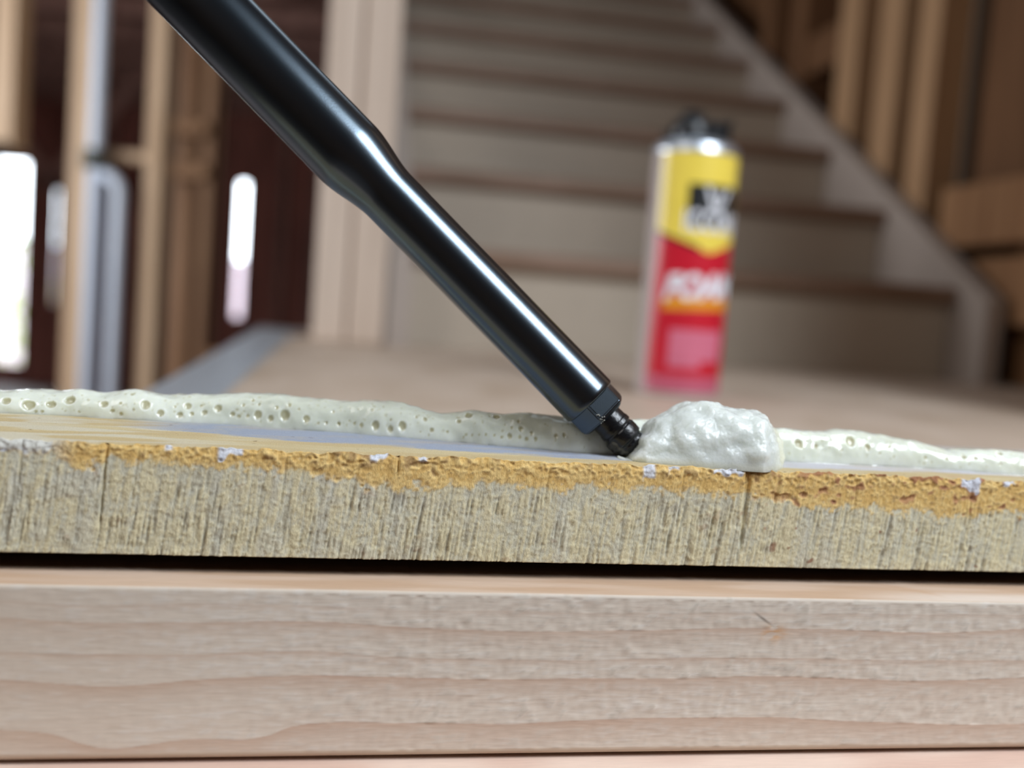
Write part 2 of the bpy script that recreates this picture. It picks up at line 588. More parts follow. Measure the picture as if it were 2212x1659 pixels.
# ------------------------------------------------------------------ outside, seen through the slits
og = wbox('ground', -30, 12, 8.9, 60, FLOOR_Z - .25, FLOOR_Z - .15, M_conc, bev=0); tag(og, kind='structure')
fe = empty('garden_fence')
tag(fe, 'pale boarded fence outside beyond the left wall slits', 'fence')
for i in range(34):
    x = -10 + i * .26
    wbox('board', x, x + .245, 13.0, 13.03, FLOOR_Z - .15, .40 + .03 * ((i * 7) % 3), M_fence, fe, bev=.004)
hb = bmesh.new()
for i in range(420):
    v = Vector((random.gauss(0, .45), random.gauss(0, .25), random.gauss(0, .40)))
    s = .07
    q = [hb.verts.new(v + Vector((random.uniform(-s, s), random.uniform(-s, s), random.uniform(-s, s)))) for _ in range(3)]
    hb.faces.new(q)
hm = bpy.data.meshes.new('shrub'); hb.to_mesh(hm); hb.free()
hp = onplane(40, 600, (0, 11.5, 0), EY)
hd = link('shrub', hm, M_leaf); hd.location = (hp[0], 11.5, -.35)
tag(hd, 'green garden shrub seen through the leftmost door opening', 'shrub')

# ------------------------------------------------------------------ rough board
U0, U1, NC = -.120, .480, 1800
us = np.linspace(U0, U1, NC); du = us[1] - us[0]
NF = 108
vs = np.linspace(0, BT, NF); dv = vs[1] - vs[0]


def u_of(x, y):
    return b_un(onplane(x, y, BA, BN))[0]


def pxu(xs, y=980):
    return np.array([u_of(x, y) for x in xs])


sh = 0.10
f1 = grf(NF, NC, dv, du, .0024, .00015, sh, 1)
f2 = grf(NF, NC, dv, du, .0046, .00036, sh * 1.5, 2)
f3 = grf(NF, NC, dv, du, .00030, .00030, 0, 3)
f4 = grf(NF, NC, dv, du, .0006, .0007, 0, 4)
f5 = grf(NF, NC, dv, du, .0012, .0035, 0, 5)
f6 = grf(NF, NC, dv, du, .0100, .0012, sh, 6)
V = vs[:, None] * np.ones(NC)[None, :]
UU = np.ones(NF)[:, None] * us[None, :]
top_d = BT - V                                          # distance below the top arris
band_x = [-300, 0, 100, 150, 220, 300, 350, 600, 800, 900, 1000, 1300, 1500, 1620, 1750, 1900, 2050, 2212, 2600]
band_t = [3, 1.8, 2.5, 5.2, 4.6, 5.4, 4.4, 4.8, 7.2, 8.2, 7.4, 6.8, 7.4, 8.0, 9.6, 9.8, 12.0, 9.5, 9]
bt = np.interp(us, pxu(band_x), np.array(band_t) * 1e-3)
och = sstep(bt[None, :] + f4 * .0005 + f6 * .0006 + f3 * .0002 + f3 * .00025 - top_d, -.0012, .0011)
lower = sstep(top_d, .004, .016)
msk = sstep(f5 + grf(NF, NC, dv, du, .004, .006, 0, 7) * .8, -1.2, 1.0)
rdg = -np.abs(f2) + .8
f7 = grf(NF, NC, dv, du, .0030, .00011, sh * 1.2, 8)
hair = sstep(-f7 + .35 * f5, 1.25, 2.2) * (.25 + .75 * lower) * msk
h = f1 * (.00003 + .00013 * lower * msk) + f2 * (.00003 + .00010 * lower * msk) + rdg * .00009 * lower + f3 * .000042 + f6 * .00008 + f4 * .00003 - hair * .00022
chunk = np.maximum(f4, -0.3) * .00012 + f3 * .00007
h += och * chunk * sstep(-top_d, -.0055, -.0005) * 1.4


def groove(x, y0, y1, x1, wid, dep):
    global h
    p0 = onplane(x, y0, BA, BN); p1 = onplane(x1, y1, BA, BN)
    ua, za = b_un(p0)[0], p0[2]; ub, zb = b_un(p1)[0], p1[2]
    tt = np.clip((za - V) / max(za - zb, 1e-5), -.2, 1.4)
    uc = ua + (ub - ua) * tt
    wv = wid * (1 - .55 * np.clip(tt, 0, 1)) * (1 + .12 * f4)
    x_ = (UU - uc) / wv
    prof = np.clip(1.15 - np.abs(x_) ** 3, 0, 1) * (tt < 1.05) * np.clip((1.05 - tt) * 6, 0, 1)
    h = h * (1 - .8 * prof) - dep * prof


groove(1618, 1025, 1188, 1600, .0011, .0011)
groove(231, 955, 1140, 214, .0006, .0009)
groove(1682, 1040, 1120, 1668, .0006, .0004)
groove(862, 985, 1030, 858, .0005, .0006)
for (x, y0, y1, w_, d_) in [(48, 960, 1100, .0004, .0003), (300, 965, 1090, .0005, .0003), (620, 980, 1110, .0004, .00035), (1190, 1000, 1090, .0005, .0003),
                            (1480, 1010, 1120, .0004, .0003), (1850, 1060, 1180, .0003, .0003), (1990, 1045, 1230, .0003, .0003), (2100, 1050, 1200, .0003, .0003)]:
    groove(x, y0, y1, x - 16, w_, d_)
h -= sstep(f5 * 1.0 + f4 * .6, 1.5, 2.6) * .0005 * och            # torn hollows under the arris
# colours of the sawn face
grey = np.array([.53, .50, .385]); beig = np.array([.61, .535, .345]); pale = np.array([.56, .54, .46])
colr = mix(np.broadcast_to(grey, (NF, NC, 3)), np.broadcast_to(beig, (NF, NC, 3)), sstep(f1 * .55 + f2 * .55 + f3 * .40 + f5 * .30 + lower * .5 - .1, -1.3, 1.4))
colr = mix(colr, np.broadcast_to(np.array([.50, .49, .43]), colr.shape), sstep(f6 + f5 * .6, .4, 1.8) * (1 - .4 * lower) * .7)
dpk = np.maximum(hair * .75, np.maximum(sstep(f3 * .8 - f1 * .6, 1.35, 2.1), sstep(-f1 - f2 * .7 + lower * .3, 1.7, 2.8) * .8))
colr = mix(colr, np.broadcast_to(np.array([.25, .20, .12]), colr.shape), dpk * .55)
oc = mix(np.broadcast_to(np.array([.61, .38, .115]), (NF, NC, 3)), np.broadcast_to(np.array([.71, .495, .19]), (NF, NC, 3)), sstep(f3 + f4, -1.4, 1.4))
oc = mix(oc, np.broadcast_to(np.array([.26, .14, .045]), oc.shape), sstep(f4 * .8 + f5 * .4 - top_d * 380 + .9, .8, 2.0) * .8)
oc = mix(oc, np.broadcast_to(np.array([.30, .17, .06]), oc.shape), sstep(f3 * .9 - f4 * .3, .9, 2.0) * .65)
colr = mix(colr, oc, och * .93)
# red-brown stains to the right, specks
red_x = sstep(us, pxu([1560])[0], pxu([1800])[0])[None, :]
rs = sstep(f4 + f5 * .8 - top_d * 170 + .35, .40, 1.4) * red_x
colr = mix(colr, np.broadcast_to(np.array([.33, .13, .065]), colr.shape), rs * .75)
rs2 = sstep(f4 * .9 + f5 * .5, 2.35, 2.8) * (.35 + .65 * red_x)
colr = mix(colr, np.broadcast_to(np.array([.26, .11, .06]), colr.shape), rs2 * .8)
# flecks of pale blue-white paint on the arris
fl_m = np.zeros((NF, NC))
for (xa, xb, dd) in [(-80, 112, .0022), (470, 525, .0022), (355, 372, .0012), (800, 840, .0012), (1393, 1420, .0030), (1448, 1472, .0014), (1545, 1612, .0015), (2085, 2125, .0022), (2175, 2200, .0018), (905, 925, .001)]:
    ua, ub = pxu([xa, xb])
    fl_m = np.maximum(fl_m, sstep(UU, ua - .0004, ua + .0006) * (1 - sstep(UU, ub - .0006, ub + .0004)) * sstep(dd * (1 + .35 * f4) - top_d, -.0004, .0003))
colr = mix(colr, np.broadcast_to(np.array([.60, .63, .70]), colr.shape), fl_m * .9)
och_left = 1 - sstep(us, pxu([95])[0], pxu([170])[0])[None, :]
colr = mix(colr, np.broadcast_to(pale, colr.shape), och_left * och * .75)

# profile: underside -> front -> top -> back
B_DEP = .078
rowsP, rowsC = [], []
ar = .0006


def row_add(n, z, col):
    rowsP.append(BA[None, :] + us[:, None] * BU[None, :] + np.asarray(n).reshape(-1, 1) * BN[None, :] + np.asarray(z).reshape(-1, 1) * EZ[None, :] * np.ones((NC, 1)))
    rowsC.append(col)


one = np.ones(NC)
under = np.broadcast_to(np.array([.045, .036, .028]), (NC, 3))   # underside coloured near black to deepen the shadow gap beneath
row_add(one * B_DEP, one * 0.0, under)
row_add(one * .02, one * 0.0, under)
row_add(one * .001, one * 0.0, under)
arw = np.clip(grf(3, NC, .001, du, .0, .0012, 0, 11)[0] * .00025 + grf(3, NC, .001, du, 0, .0004, 0, 12)[0] * .00012, -.0006, .0005)
for k in range(NF):
    edge = sstep(np.array([vs[k]]), BT - .0015, BT)[0]
    row_add(-h[k] + edge * .0004, vs[k] * one + arw * sstep(np.array([vs[k]]), BT - .002, BT)[0], colr[k])
tn_n = np.concatenate([np.linspace(.0009, .050, 112), np.linspace(.052, B_DEP, 8)])
NTp = len(tn_n)
g1 = grf(NTp, NC, .00045, du, .0004, .0005, 0, 21)
g2 = grf(NTp, NC, .00045, du, .0012, .006, .35, 22)
g3 = grf(NTp, NC, .00045, du, .0030, .010, 0, 23)
NN = tn_n[:, None] * np.ones(NC)[None, :]
tcol = mix(np.broadcast_to(np.array([.49, .38, .205]), (NTp, NC, 3)), np.broadcast_to(np.array([.53, .435, .255]), (NTp, NC, 3)), sstep(g2 + g3, -1.3, 1.3))
tcol = mix(tcol, np.broadcast_to(np.array([.56, .53, .44]), tcol.shape), (1 - sstep(UU[:1].repeat(NTp, 0), pxu([250])[0], pxu([700])[0])) * sstep(g2, -.5, 1) * .6)
# chalky blue-white stripe in front of the bead
stripe = [(-200, 912), (200, 916), (400, 932), (700, 957), (1000, 974), (1290, 993), (1720, 1011), (2000, 1020), (2212, 1032), (2500, 1045)]
su = [b_un(onz(x, y, BT)) for x, y in stripe]
sn = np.interp(us, [q[0] for q in su], [q[1] for q in su])
s_on = sstep(us, pxu([150], 920)[0], pxu([420], 930)[0])
sm = sstep(NN - sn[None, :] + g2 * .0014 + g1 * .0005, -.0018, .0020) * s_on[None, :] * (.72 + .28 * sstep(g2 + .3 * g1, -1.2, .6))
rightness = sstep(us, pxu([1250])[0], pxu([1700])[0])[None, :, None]
scol = np.array([.27, .31, .40]) * (1 - rightness) + np.array([.50, .50, .54]) * rightness
tcol = tcol + (scol - tcol) * (sm * .92)[..., None]
red_t = sstep(g3 + g2 * .5, .4, 1.6) * sstep(us, pxu([1850])[0], pxu([1930])[0])[None, :] * (1 - sstep(us, pxu([2060])[0], pxu([2160])[0])[None, :]) * (1 - sstep(NN, .012, .02))
tcol = mix(tcol, np.broadcast_to(np.array([.45, .22, .12]), tcol.shape), red_t * .6)
spk = sstep(g1, 2.6, 3.2)
tcol = mix(tcol, np.broadcast_to(np.array([.12, .07, .03]), tcol.shape), spk * .7)
for k in range(NTp):
    fade = sstep(np.array([tn_n[k]]), 0, .004)[0]
    row_add(tn_n[k] * one, BT + arw * (1 - fade) + g1[k] * .00003 + g2[k] * .00006, tcol[k])
row_add(one * B_DEP, one * BT * .5, np.broadcast_to(grey, (NC, 3)))
me = grid_mesh('rough_board', np.array(rowsP), closed_rows=True, cap=True, colors=np.array(rowsC))
M_board, _, _ = attr_mat('rough_sawn_board', rough=.8, nfreq=2600, nscale=(1, 1, .45), bump=.6, bdist=.00028, var=.22, rot=-BYAW, spec=.3)
bo = link('rough_board', me, M_board)
tag(bo, 'thick rough-sawn yellowish board with ochre torn upper edge, lying under the foam', 'board')

# ------------------------------------------------------------------ dressed timber below
TZ = -.005
ta, tb = onz(0, 1262, TZ), onz(2212, 1302, TZ)
TU = (tb - ta) / np.linalg.norm(tb - ta)
TN = np.array([-TU[1], TU[0], 0])
TH = .0440
TNC = 1600
tu = np.linspace(-.125, .465, TNC); dtu = tu[1] - tu[0]
TR, BR = .0009, .0018
prof = [(.044, -TH), (.02, -TH), (BR * 1.3, -TH)]
prof += [(BR - BR * math.sin(a), -TH + BR - BR * math.cos(a)) for a in np.linspace(.3, math.pi / 2, 5)]
zf = np.linspace(-TH + BR, -TR, 128)[1:-1]
i_f0 = len(prof)
prof += [(0, z) for z in zf]
i_f1 = len(prof)
prof += [(TR - TR * math.cos(a), -TR + TR * math.sin(a)) for a in np.linspace(0, math.pi / 2, 6)]
i_t0 = len(prof)
prof += [(o_, 0) for o_ in np.linspace(TR, .040, 60)[1:]] + [(.044, 0.0), (.044, -TH * .5)]
prof = np.array(prof)
NPR = len(prof)


def t_uz(x, y):
    p = onplane(x, y, ta, TN)
    return float(np.dot(p - ta, TU)), p[2] - TZ


lines = [  # traced edges of the late-wood bands: points, thickness (m), strength
    ([(-900, 1290), (0, 1296), (108, 1305), (217, 1310), (325, 1308), (416, 1306), (615, 1308), (760, 1312), (900, 1318), (1200, 1324), (2500, 1330)], .0011, .45),
    ([(-300, 1328), (0, 1334), (90, 1340), (200, 1347), (320, 1346), (500, 1342), (700, 1344), (880, 1357), (1100, 1365), (1400, 1362), (1640, 1358), (1800, 1362), (1950, 1368), (2060, 1367), (2212, 1360), (2500, 1352)], .0026, .85),
    ([(-300, 1404), (0, 1407), (150, 1416), (350, 1417), (560, 1410), (700, 1408), (850, 1421), (1000, 1424), (1200, 1425), (1500, 1423), (1750, 1424), (2000, 1428), (2500, 1428)], .0013, .7),
    ([(-300, 1462), (0, 1468), (100, 1474), (180, 1484), (290, 1484), (400, 1471), (520, 1463), (650, 1460), (800, 1464), (1000, 1468), (1400, 1466), (1650, 1460), (1800, 1466), (1950, 1472), (2080, 1471), (2212, 1463), (2500, 1455)], .0036, .95),
    ([(-300, 1570), (0, 1576), (80, 1580), (130, 1590), (180, 1612), (230, 1622), (290, 1617), (360, 1602), (430, 1597), (540, 1600), (590, 1586), (650, 1567), (740, 1560), (900, 1562), (1100, 1566), (1300, 1556), (1412, 1550), (1700, 1552), (1850, 1560), (2100, 1566), (2500, 1556)], .0050, .95),
]
nF = i_f1 - i_f0
dz = zf[1] - zf[0]
w1 = grf(nF, TNC, dz, dtu, .0005, .010, 0, 31)
w2 = grf(nF, TNC, dz, dtu, .00022, .0016, 0, 32)
w3 = grf(nF, TNC, dz, dtu, .0009, .0007, .35, 33)
w4 = grf(nF, TNC, dz, dtu, .006, .02, 0, 34)
ZF = zf[:, None] * np.ones(TNC)[None, :]
TUU = np.ones(nF)[:, None] * tu[None, :]
ring = np.zeros((nF, TNC))
for pts, th, stg in lines:
    q = np.array([t_uz(x, y) for x, y in pts])
    uu = np.linspace(q[0, 0], q[-1, 0], 4000)
    zz = np.interp(uu, q[:, 0], q[:, 1])
    ker = np.hanning(161); ker /= ker.sum()
    zz = np.convolve(np.pad(zz, 80, mode='edge'), ker, 'valid')
    zl = np.interp(tu, uu, zz)
    dd = zl[None, :] - ZF + w1 * .00012 + w2 * .00004
    val = np.where(dd < 0, np.exp(-(dd / .00016) ** 2), np.exp(-(np.maximum(dd, 0) / th) ** 1.3))
    ring = np.maximum(ring, val * stg)
early = np.array([.565, .495, .42]); late = np.array([.48, .355, .275])
fc = mix(np.broadcast_to(early, (nF, TNC, 3)), np.broadcast_to(late, (nF, TNC, 3)), np.clip(ring + w1 * .05, 0, 1))
fc = mix(fc, np.broadcast_to(np.array([.63, .60, .56]), fc.shape), sstep(w2 * .7 + w3 * .4 + w4 * .3, .1, 1.8) * (1 - ring) * .45)
fc = mix(fc, np.broadcast_to(np.array([.45, .39, .32]), fc.shape), sstep(w3 * .8 + w2 * .5, .8, 2.1) * (1 - ring) * (.15 + .45 * sstep(TUU, pxu([350])[0], pxu([1000])[0])))
warm = sstep(-TUU, -pxu([700])[0], 0.0)
fc = mix(fc, np.broadcast_to(np.array([.50, .39, .29]), fc.shape), warm * .18)
# nick and orange smear near the right
ku, kz = t_uz(1650, 1338)
fc = mix(fc, np.broadcast_to(np.array([.12, .09, .07]), fc.shape), np.exp(-(((TUU - ku) * .85 + (ZF - kz) * .53) / .0014) ** 2 - (((TUU - ku) * .53 - (ZF - kz) * .85 * -1) / .00035) ** 2) * .85)
ku, kz = t_uz(1672, 1368)
fc = mix(fc, np.broadcast_to(np.array([.50, .27, .12]), fc.shape), np.exp(-((TUU - ku) / .0035) ** 2 - ((ZF - kz) / .0022) ** 2) * sstep(w2 + w3, -1.5, 1) * .9)
chat = .35 + .9 * sstep(TUU, pxu([350])[0], pxu([1000])[0])
th_disp = w3 * .00006 * chat * (1 - ring) + ring * -.00003 + w2 * .000012
rowsP, rowsC = [], []
pinkA, pinkB = np.array([.49, .335, .23]), np.array([.55, .405, .305])
tw = grf(NPR, TNC, .0006, dtu, .0014, .012, 0, 41)
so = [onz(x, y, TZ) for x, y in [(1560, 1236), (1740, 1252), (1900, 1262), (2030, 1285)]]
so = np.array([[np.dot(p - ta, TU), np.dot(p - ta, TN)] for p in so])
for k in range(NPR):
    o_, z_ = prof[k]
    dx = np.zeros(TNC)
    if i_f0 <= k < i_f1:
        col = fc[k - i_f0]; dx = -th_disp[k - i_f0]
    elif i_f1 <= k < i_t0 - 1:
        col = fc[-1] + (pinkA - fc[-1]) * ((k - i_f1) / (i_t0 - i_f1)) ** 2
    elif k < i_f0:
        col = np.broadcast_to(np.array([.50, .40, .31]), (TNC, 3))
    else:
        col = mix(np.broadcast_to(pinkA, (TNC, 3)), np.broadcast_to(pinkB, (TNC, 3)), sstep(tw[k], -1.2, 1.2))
        sheen = sstep(tu, so[0, 0] + .02, so[-1, 0] + .01) * (1 - sstep(np.array([o_]), .004, .012)[0])
        col = mix(col, np.broadcast_to(np.array([.66, .57, .50]), col.shape), sheen * .8)  # gloss painted into the colour: right part of the top face paler
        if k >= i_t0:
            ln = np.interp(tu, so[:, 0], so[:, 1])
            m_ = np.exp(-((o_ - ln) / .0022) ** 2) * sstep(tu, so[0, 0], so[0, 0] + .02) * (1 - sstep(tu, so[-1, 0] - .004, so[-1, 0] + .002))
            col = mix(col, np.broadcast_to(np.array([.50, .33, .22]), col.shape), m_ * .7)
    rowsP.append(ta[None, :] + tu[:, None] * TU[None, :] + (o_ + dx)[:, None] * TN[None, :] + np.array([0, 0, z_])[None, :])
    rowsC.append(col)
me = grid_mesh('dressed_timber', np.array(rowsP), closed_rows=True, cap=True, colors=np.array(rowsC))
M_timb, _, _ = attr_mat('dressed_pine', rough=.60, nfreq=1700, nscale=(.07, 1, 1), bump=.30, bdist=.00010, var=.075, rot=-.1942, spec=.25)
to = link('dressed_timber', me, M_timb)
tag(to, 'pale dressed pine timber with wavy growth rings, directly below the rough board', 'timber')

# second timber peeping out at the bottom edge
lt_n = 420
lu = np.linspace(-.135, .475, lt_n)
lp = [(.06, -.040), (-.0745, -.040), (-.0755, -.039), (-.0755, -.0012), (-.0751, -.0003), (-.0742, 0.0)] + [(o_, 0.0) for o_ in np.linspace(-.073, .055, 40)] + [(.06, 0), (.06, -.02)]
lw = grf(len(lp), lt_n, .003, lu[1] - lu[0], .003, .010, 0, 51)
rowsP, rowsC = [], []
for k, (o_, z_) in enumerate(lp):
    rowsP.append(ta[None, :] + lu[:, None] * TU[None, :] + (o_ + .018) * TN[None, :] + np.array([0, 0, z_ - TH - .0012])[None, :] * np.ones((lt_n, 1)))
    rowsC.append(mix(np.broadcast_to(np.array([.60, .42, .34]), (lt_n, 3)), np.broadcast_to(np.array([.68, .52, .43]), (lt_n, 3)), sstep(lw[k], -1, 1)))
me = grid_mesh('lower_timber', np.array(rowsP), closed_rows=True, cap=True, colors=np.array(rowsC))
lo_ = link('lower_timber', me, M_timb)
tag(lo_, 'pinkish timber showing only its top along the bottom edge of the picture', 'timber')

# ------------------------------------------------------------------ foam bead
FZ = BT
base_px = [(-250, 880), (0, 893), (100, 896), (250, 905), (450, 915), (600, 925), (750, 936), (1000, 956), (1150, 970), (1290, 981), (1500, 990), (1720, 999), (1900, 1006), (2000, 1012), (2212, 1027), (2450, 1040)]
bq = np.array([b_un(onz(x, y, FZ)) for x, y in base_px])
top_px = [(-250, 836), (-60, 841), (0, 843), (60, 842), (130, 848), (165, 842), (230, 848), (290, 841), (350, 850), (480, 851), (590, 845), (660, 856), (740, 863), (800, 858), (860, 866), (930, 884), (970, 888), (1020, 881),
          (1070, 885), (1150, 890), (1220, 896), (1300, 903), (1400, 912), (1550, 922), (1690, 925), (1740, 933), (1780, 931), (1830, 926), (1900, 934), (1960, 945), (2010, 960), (2050, 972), (2090, 966), (2150, 969), (2212, 975), (2450, 985)]
BW = .0068
NBC, NBA = 2000, 84
bu = np.linspace(-.105, .445, NBC); dbu = bu[1] - bu[0]


def nb(u):
    return np.interp(u, bq[:, 0], bq[:, 1])


tq = []
for x, y in top_px:
    n_ = .04
    for _ in range(6):
        p = onplane(x, y, BA + BN * n_, BN)
        u_, _n = b_un(p)
        n_ = nb(u_) + BW * 1.05
    tq.append((u_, p[2] - FZ))
tq = np.array(tq)
hh = np.interp(bu, tq[:, 0], tq[:, 1])
ker = np.hanning(31); ker /= ker.sum()
hh = np.convolve(np.pad(hh, 15, mode='edge'), ker, 'valid')
nbase = np.convolve(np.pad(nb(bu), 40, mode='edge'), np.hanning(81) / np.hanning(81).sum(), 'valid')
th_ = np.linspace(-.06, math.pi + .06, NBA)
dth = (th_[1] - th_[0]) * .0062
l1 = grf(NBA, NBC, dth, dbu, .0018, .0040, 0, 61)
l2 = grf(NBA, NBC, dth, dbu, .0007, .0009, 0, 62)
l3 = grf(NBA, NBC, dth, dbu, .0040, .0100, 0, 63)
disp = l1 * .00026 + l2 * .00010 + l3 * .0002
pit = np.zeros((NBA, NBC))
S1 = [(40, 200, 30), (180, 225, 42), (320, 220, 33), (440, 190, 35), (655, 220, 27), (915, 230, 31), (1010, 280, 25), (1130, 290, 22), (1180, 230, 25), (1370, 245, 26), (1285, 275, 20), (1460, 285, 18), (1620, 290, 27), (1790, 290, 33),
      (1700, 315, 20), (1925, 318, 24), (705, 265, 16), (760, 285, 14), (225, 265, 12), (265, 265, 14), (1205, 285, 16), (760, 220, 11), (830, 160, 14), (1740, 240, 14), (1265, 228, 11), (1590, 180, 14), (1530, 220, 12), (1820, 220, 14), (1555, 298, 13), (2000, 345, 10), (2050, 345, 10), (2130, 350, 14),
      (495, 270, 10), (1100, 238, 10), (840, 260, 9), (1500, 300, 14), (1630, 210, 12), (1880, 250, 9)]
S2 = [(455, 425, 36), (585, 455, 28), (690, 430, 38), (950, 465, 22), (890, 360, 23), (1190, 375, 24), (1275, 310, 38), (1520, 310, 34), (1720, 370, 18), (1740, 450, 25), (1640, 520, 25), (1730, 530, 15), (1790, 545, 18), (1870, 545, 18), (1835, 495, 18), (330, 425, 20),
      (130, 405, 18), (20, 400, 15), (815, 340, 16), (1090, 480, 14), (1255, 505, 12), (1310, 510, 10), (1430, 505, 11), (1505, 515, 12), (1660, 440, 14), (590, 375, 12), (200, 420, 9), (80, 290, 14), (2050, 520, 20), (2120, 515, 18), (270, 405, 14), (1370, 510, 9), (850, 480, 9), (1570, 530, 12)]
S3 = [(700, 245, 30), (820, 265, 18), (1045, 230, 36), (1160, 280, 22), (1300, 275, 12), (1240, 325, 9), (990, 300, 10), (1550, 350, 14), (1690, 355, 12), (1800, 340, 20), (2040, 310, 22), (1330, 345, 8), (1880, 350, 16)]
allp = [(x / 2.91, 800 + y / 2.91, r / 2.91) for x, y, r in S1] + [(700 + x / 4.096, 820 + y / 4.096, r / 4.096) for x, y, r in S2] + [(1500 + x / 3.107, 880 + y / 3.107, r / 3.107) for x, y, r in S3]
_q = np.stack([np.sign(np.cos(th_)) * np.abs(np.cos(th_)) ** .85 * BW, np.abs(np.sin(th_)) ** .80 * .0076])
speed = np.hypot(*np.gradient(_q, th_, axis=1))
plist = []
for (x, y, r) in allp:
    n_ = .04
    for _ in range(5):
        p = onplane(x, y, BA + BN * n_, BN)
        u_, _n = b_un(p)
        hl = np.interp(u_, bu, hh)
        fr = np.clip((p[2] - FZ) / hl, 0.02, .97)
        n_ = np.interp(u_, bu, nbase) + BW * (1 - math.sqrt(1 - fr * fr))
    dist = np.dot(p - CPOS, _f)
    plist.append((u_, math.asin(fr), r * dist / FPX, .97))
rg = np.random.default_rng(5)
for _ in range(580):
    plist.append((rg.uniform(-.09, .43), rg.uniform(.1, 1.5), rg.choice([.00028, .0004, .00055], p=[.5, .35, .15]), rg.uniform(.3, .8)))
for (u0, a0, r, stg) in plist:
    ci = int((u0 - bu[0]) / dbu); hw = int(r * 1.8 / dbu) + 2
    c0, c1 = max(0, ci - hw), min(NBC, ci + hw)
    if c1 <= c0: continue
    sp = float(np.clip(np.interp(a0, th_, speed), .004, .012))
    d = np.sqrt(((bu[None, c0:c1] - u0)) ** 2 + ((th_[:, None] - a0) * sp) ** 2) / r
    w_ = np.clip(1 - d ** 2, 0, 1)
    disp[:, c0:c1] += -.50 * r * stg * np.sqrt(w_) * (d < 1) + .10 * r * np.exp(-((d - 1.08) / .16) ** 2)
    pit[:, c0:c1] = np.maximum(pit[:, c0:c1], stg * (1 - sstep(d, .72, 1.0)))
c, s = np.cos(th_), np.sin(th_)
cs = np.sign(c) * np.abs(c) ** .85
ss = np.sign(s) * np.abs(s) ** .80
wv = BW * (1 + .10 * grf(3, NBC, .01, dbu, 0, .006, 0, 64)[0])
rn = np.stack([-c, s], -1)
NNb = nbase[None, :] + wv[None, :] - cs[:, None] * wv[None, :] + disp * rn[:, 0:1]
ZZb = FZ + ss[:, None] * (hh[None, :] - .0002) + disp * rn[:, 1:2]
ZZb = np.maximum(ZZb, FZ - .0003)
P = BA + bu[None, :, None] * BU + NNb[..., None] * BN + ZZb[..., None] * EZ
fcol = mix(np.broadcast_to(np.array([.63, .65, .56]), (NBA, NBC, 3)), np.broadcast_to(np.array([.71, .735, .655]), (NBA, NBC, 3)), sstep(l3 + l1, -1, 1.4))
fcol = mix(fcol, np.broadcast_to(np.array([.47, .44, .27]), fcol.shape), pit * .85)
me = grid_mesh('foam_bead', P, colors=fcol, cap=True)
M_foam, nt, b = attr_mat('wet_foam', rough=.14, nfreq=800, bump=.40, bdist=.00018, var=.03, spec=.6, sss=.95, srad=(1.0, 1.0, .8), sscale=.0040)
fo = link('foam_bead', me, M_foam)
tag(fo, 'long wet strip of greenish white expanding foam pitted with bubbles along the board', 'foam')

# ------------------------------------------------------------------ foam mound at the nozzle
sil = [(1352, 992), (1362, 965), (1376, 943), (1395, 927), (1415, 912), (1440, 894), (1480, 875), (1520, 864), (1555, 871), (1600, 879), (1638, 893), (1659, 910), (1674, 928), (1690, 953), (1702, 980), (1710, 1012)]
fq = [(1352, 996), (1400, 1000), (1450, 1004), (1550, 1011), (1650, 1018), (1712, 1014)]
fqn = np.array([b_un(onz(x, y, FZ)) for x, y in fq])
um0, um1 = fqn[0, 0] - .001, fqn[-1, 0] + .0002
MD = .026
sq = []
for x, y in sil:
    n_ = .014
    p = onplane(x, y, BA + BN * n_, BN)
    sq.append((b_un(p)[0], max(p[2] - FZ, 0)))
sq = np.array(sq)
MC, MA = 340, 220
tt = np.linspace(.0, math.pi, MC)
mu = (um0 + um1) / 2 - (um1 - um0) / 2 * np.cos(tt)
mh = np.interp(mu, sq[:, 0], sq[:, 1])
env = np.sin(tt) ** .55
mh = np.minimum(mh, .030 * env) * sstep(np.sin(tt), 0, .12)
nf = np.interp(mu, fqn[:, 0], fqn[:, 1])
wd = MD * np.clip(np.sin(tt), 0, 1) ** .6 * (.45 + .55 * sstep(mu, um0, um0 + .014))
nmid = nf + MD * .45 * (.35 + .65 * sstep(mu, um0, um0 + .014))
front = nmid - (nmid - nf) * np.clip(np.sin(tt) * 1.5, 0, 1) ** .6
ang = np.linspace(-.10, math.pi + .05, MA)
c, s = np.cos(ang), np.sin(ang)
cs = np.sign(c) * np.abs(c) ** .9; ss = np.sign(s) * np.abs(s) ** .85
NNm = nmid[None, :] - np.where(cs[:, None] > 0, cs[:, None] * (nmid - front)[None, :], cs[:, None] * (wd * .55)[None, :])
ZZm = FZ + ss[:, None] * mh[None, :]
UUm = np.broadcast_to(mu[None, :], NNm.shape)
P = BA + UUm[..., None] * BU + NNm[..., None] * BN + ZZm[..., None] * EZ
Nn = np.cross(np.gradient(P, axis=1), np.gradient(P, axis=0))
Nn /= (np.linalg.norm(Nn, axis=-1, keepdims=True) + 1e-12)
cen = BA + BU * (um0 + um1) / 2 + BN * .016 + EZ * FZ
flip = np.sign(((P - cen) * Nn).sum(-1, keepdims=True)); Nn *= np.where(flip == 0, 1, flip)
dm = np.zeros((MA, MC)); hol = np.zeros((MA, MC))
for i in range(MA):
    for j in range(MC):
        p = Vector(P[i, j])
        a1 = mnoise.noise(p * 170)
        a2 = mnoise.noise(p * 420 + Vector((7, 3, 1)))
        d1 = mnoise.voronoi(p * 480)[0][0]
        d2 = mnoise.voronoi(p * 1000)[0][0]
        dm[i, j] = a1 * .0014 + a2 * .00038 - min(d1, .8) ** 1.4 * .00016 - min(d2, .8) * .00010 + mnoise.noise(p * 1300) * .00011
        hol[i, j] = max(0.0, a2 - .30)
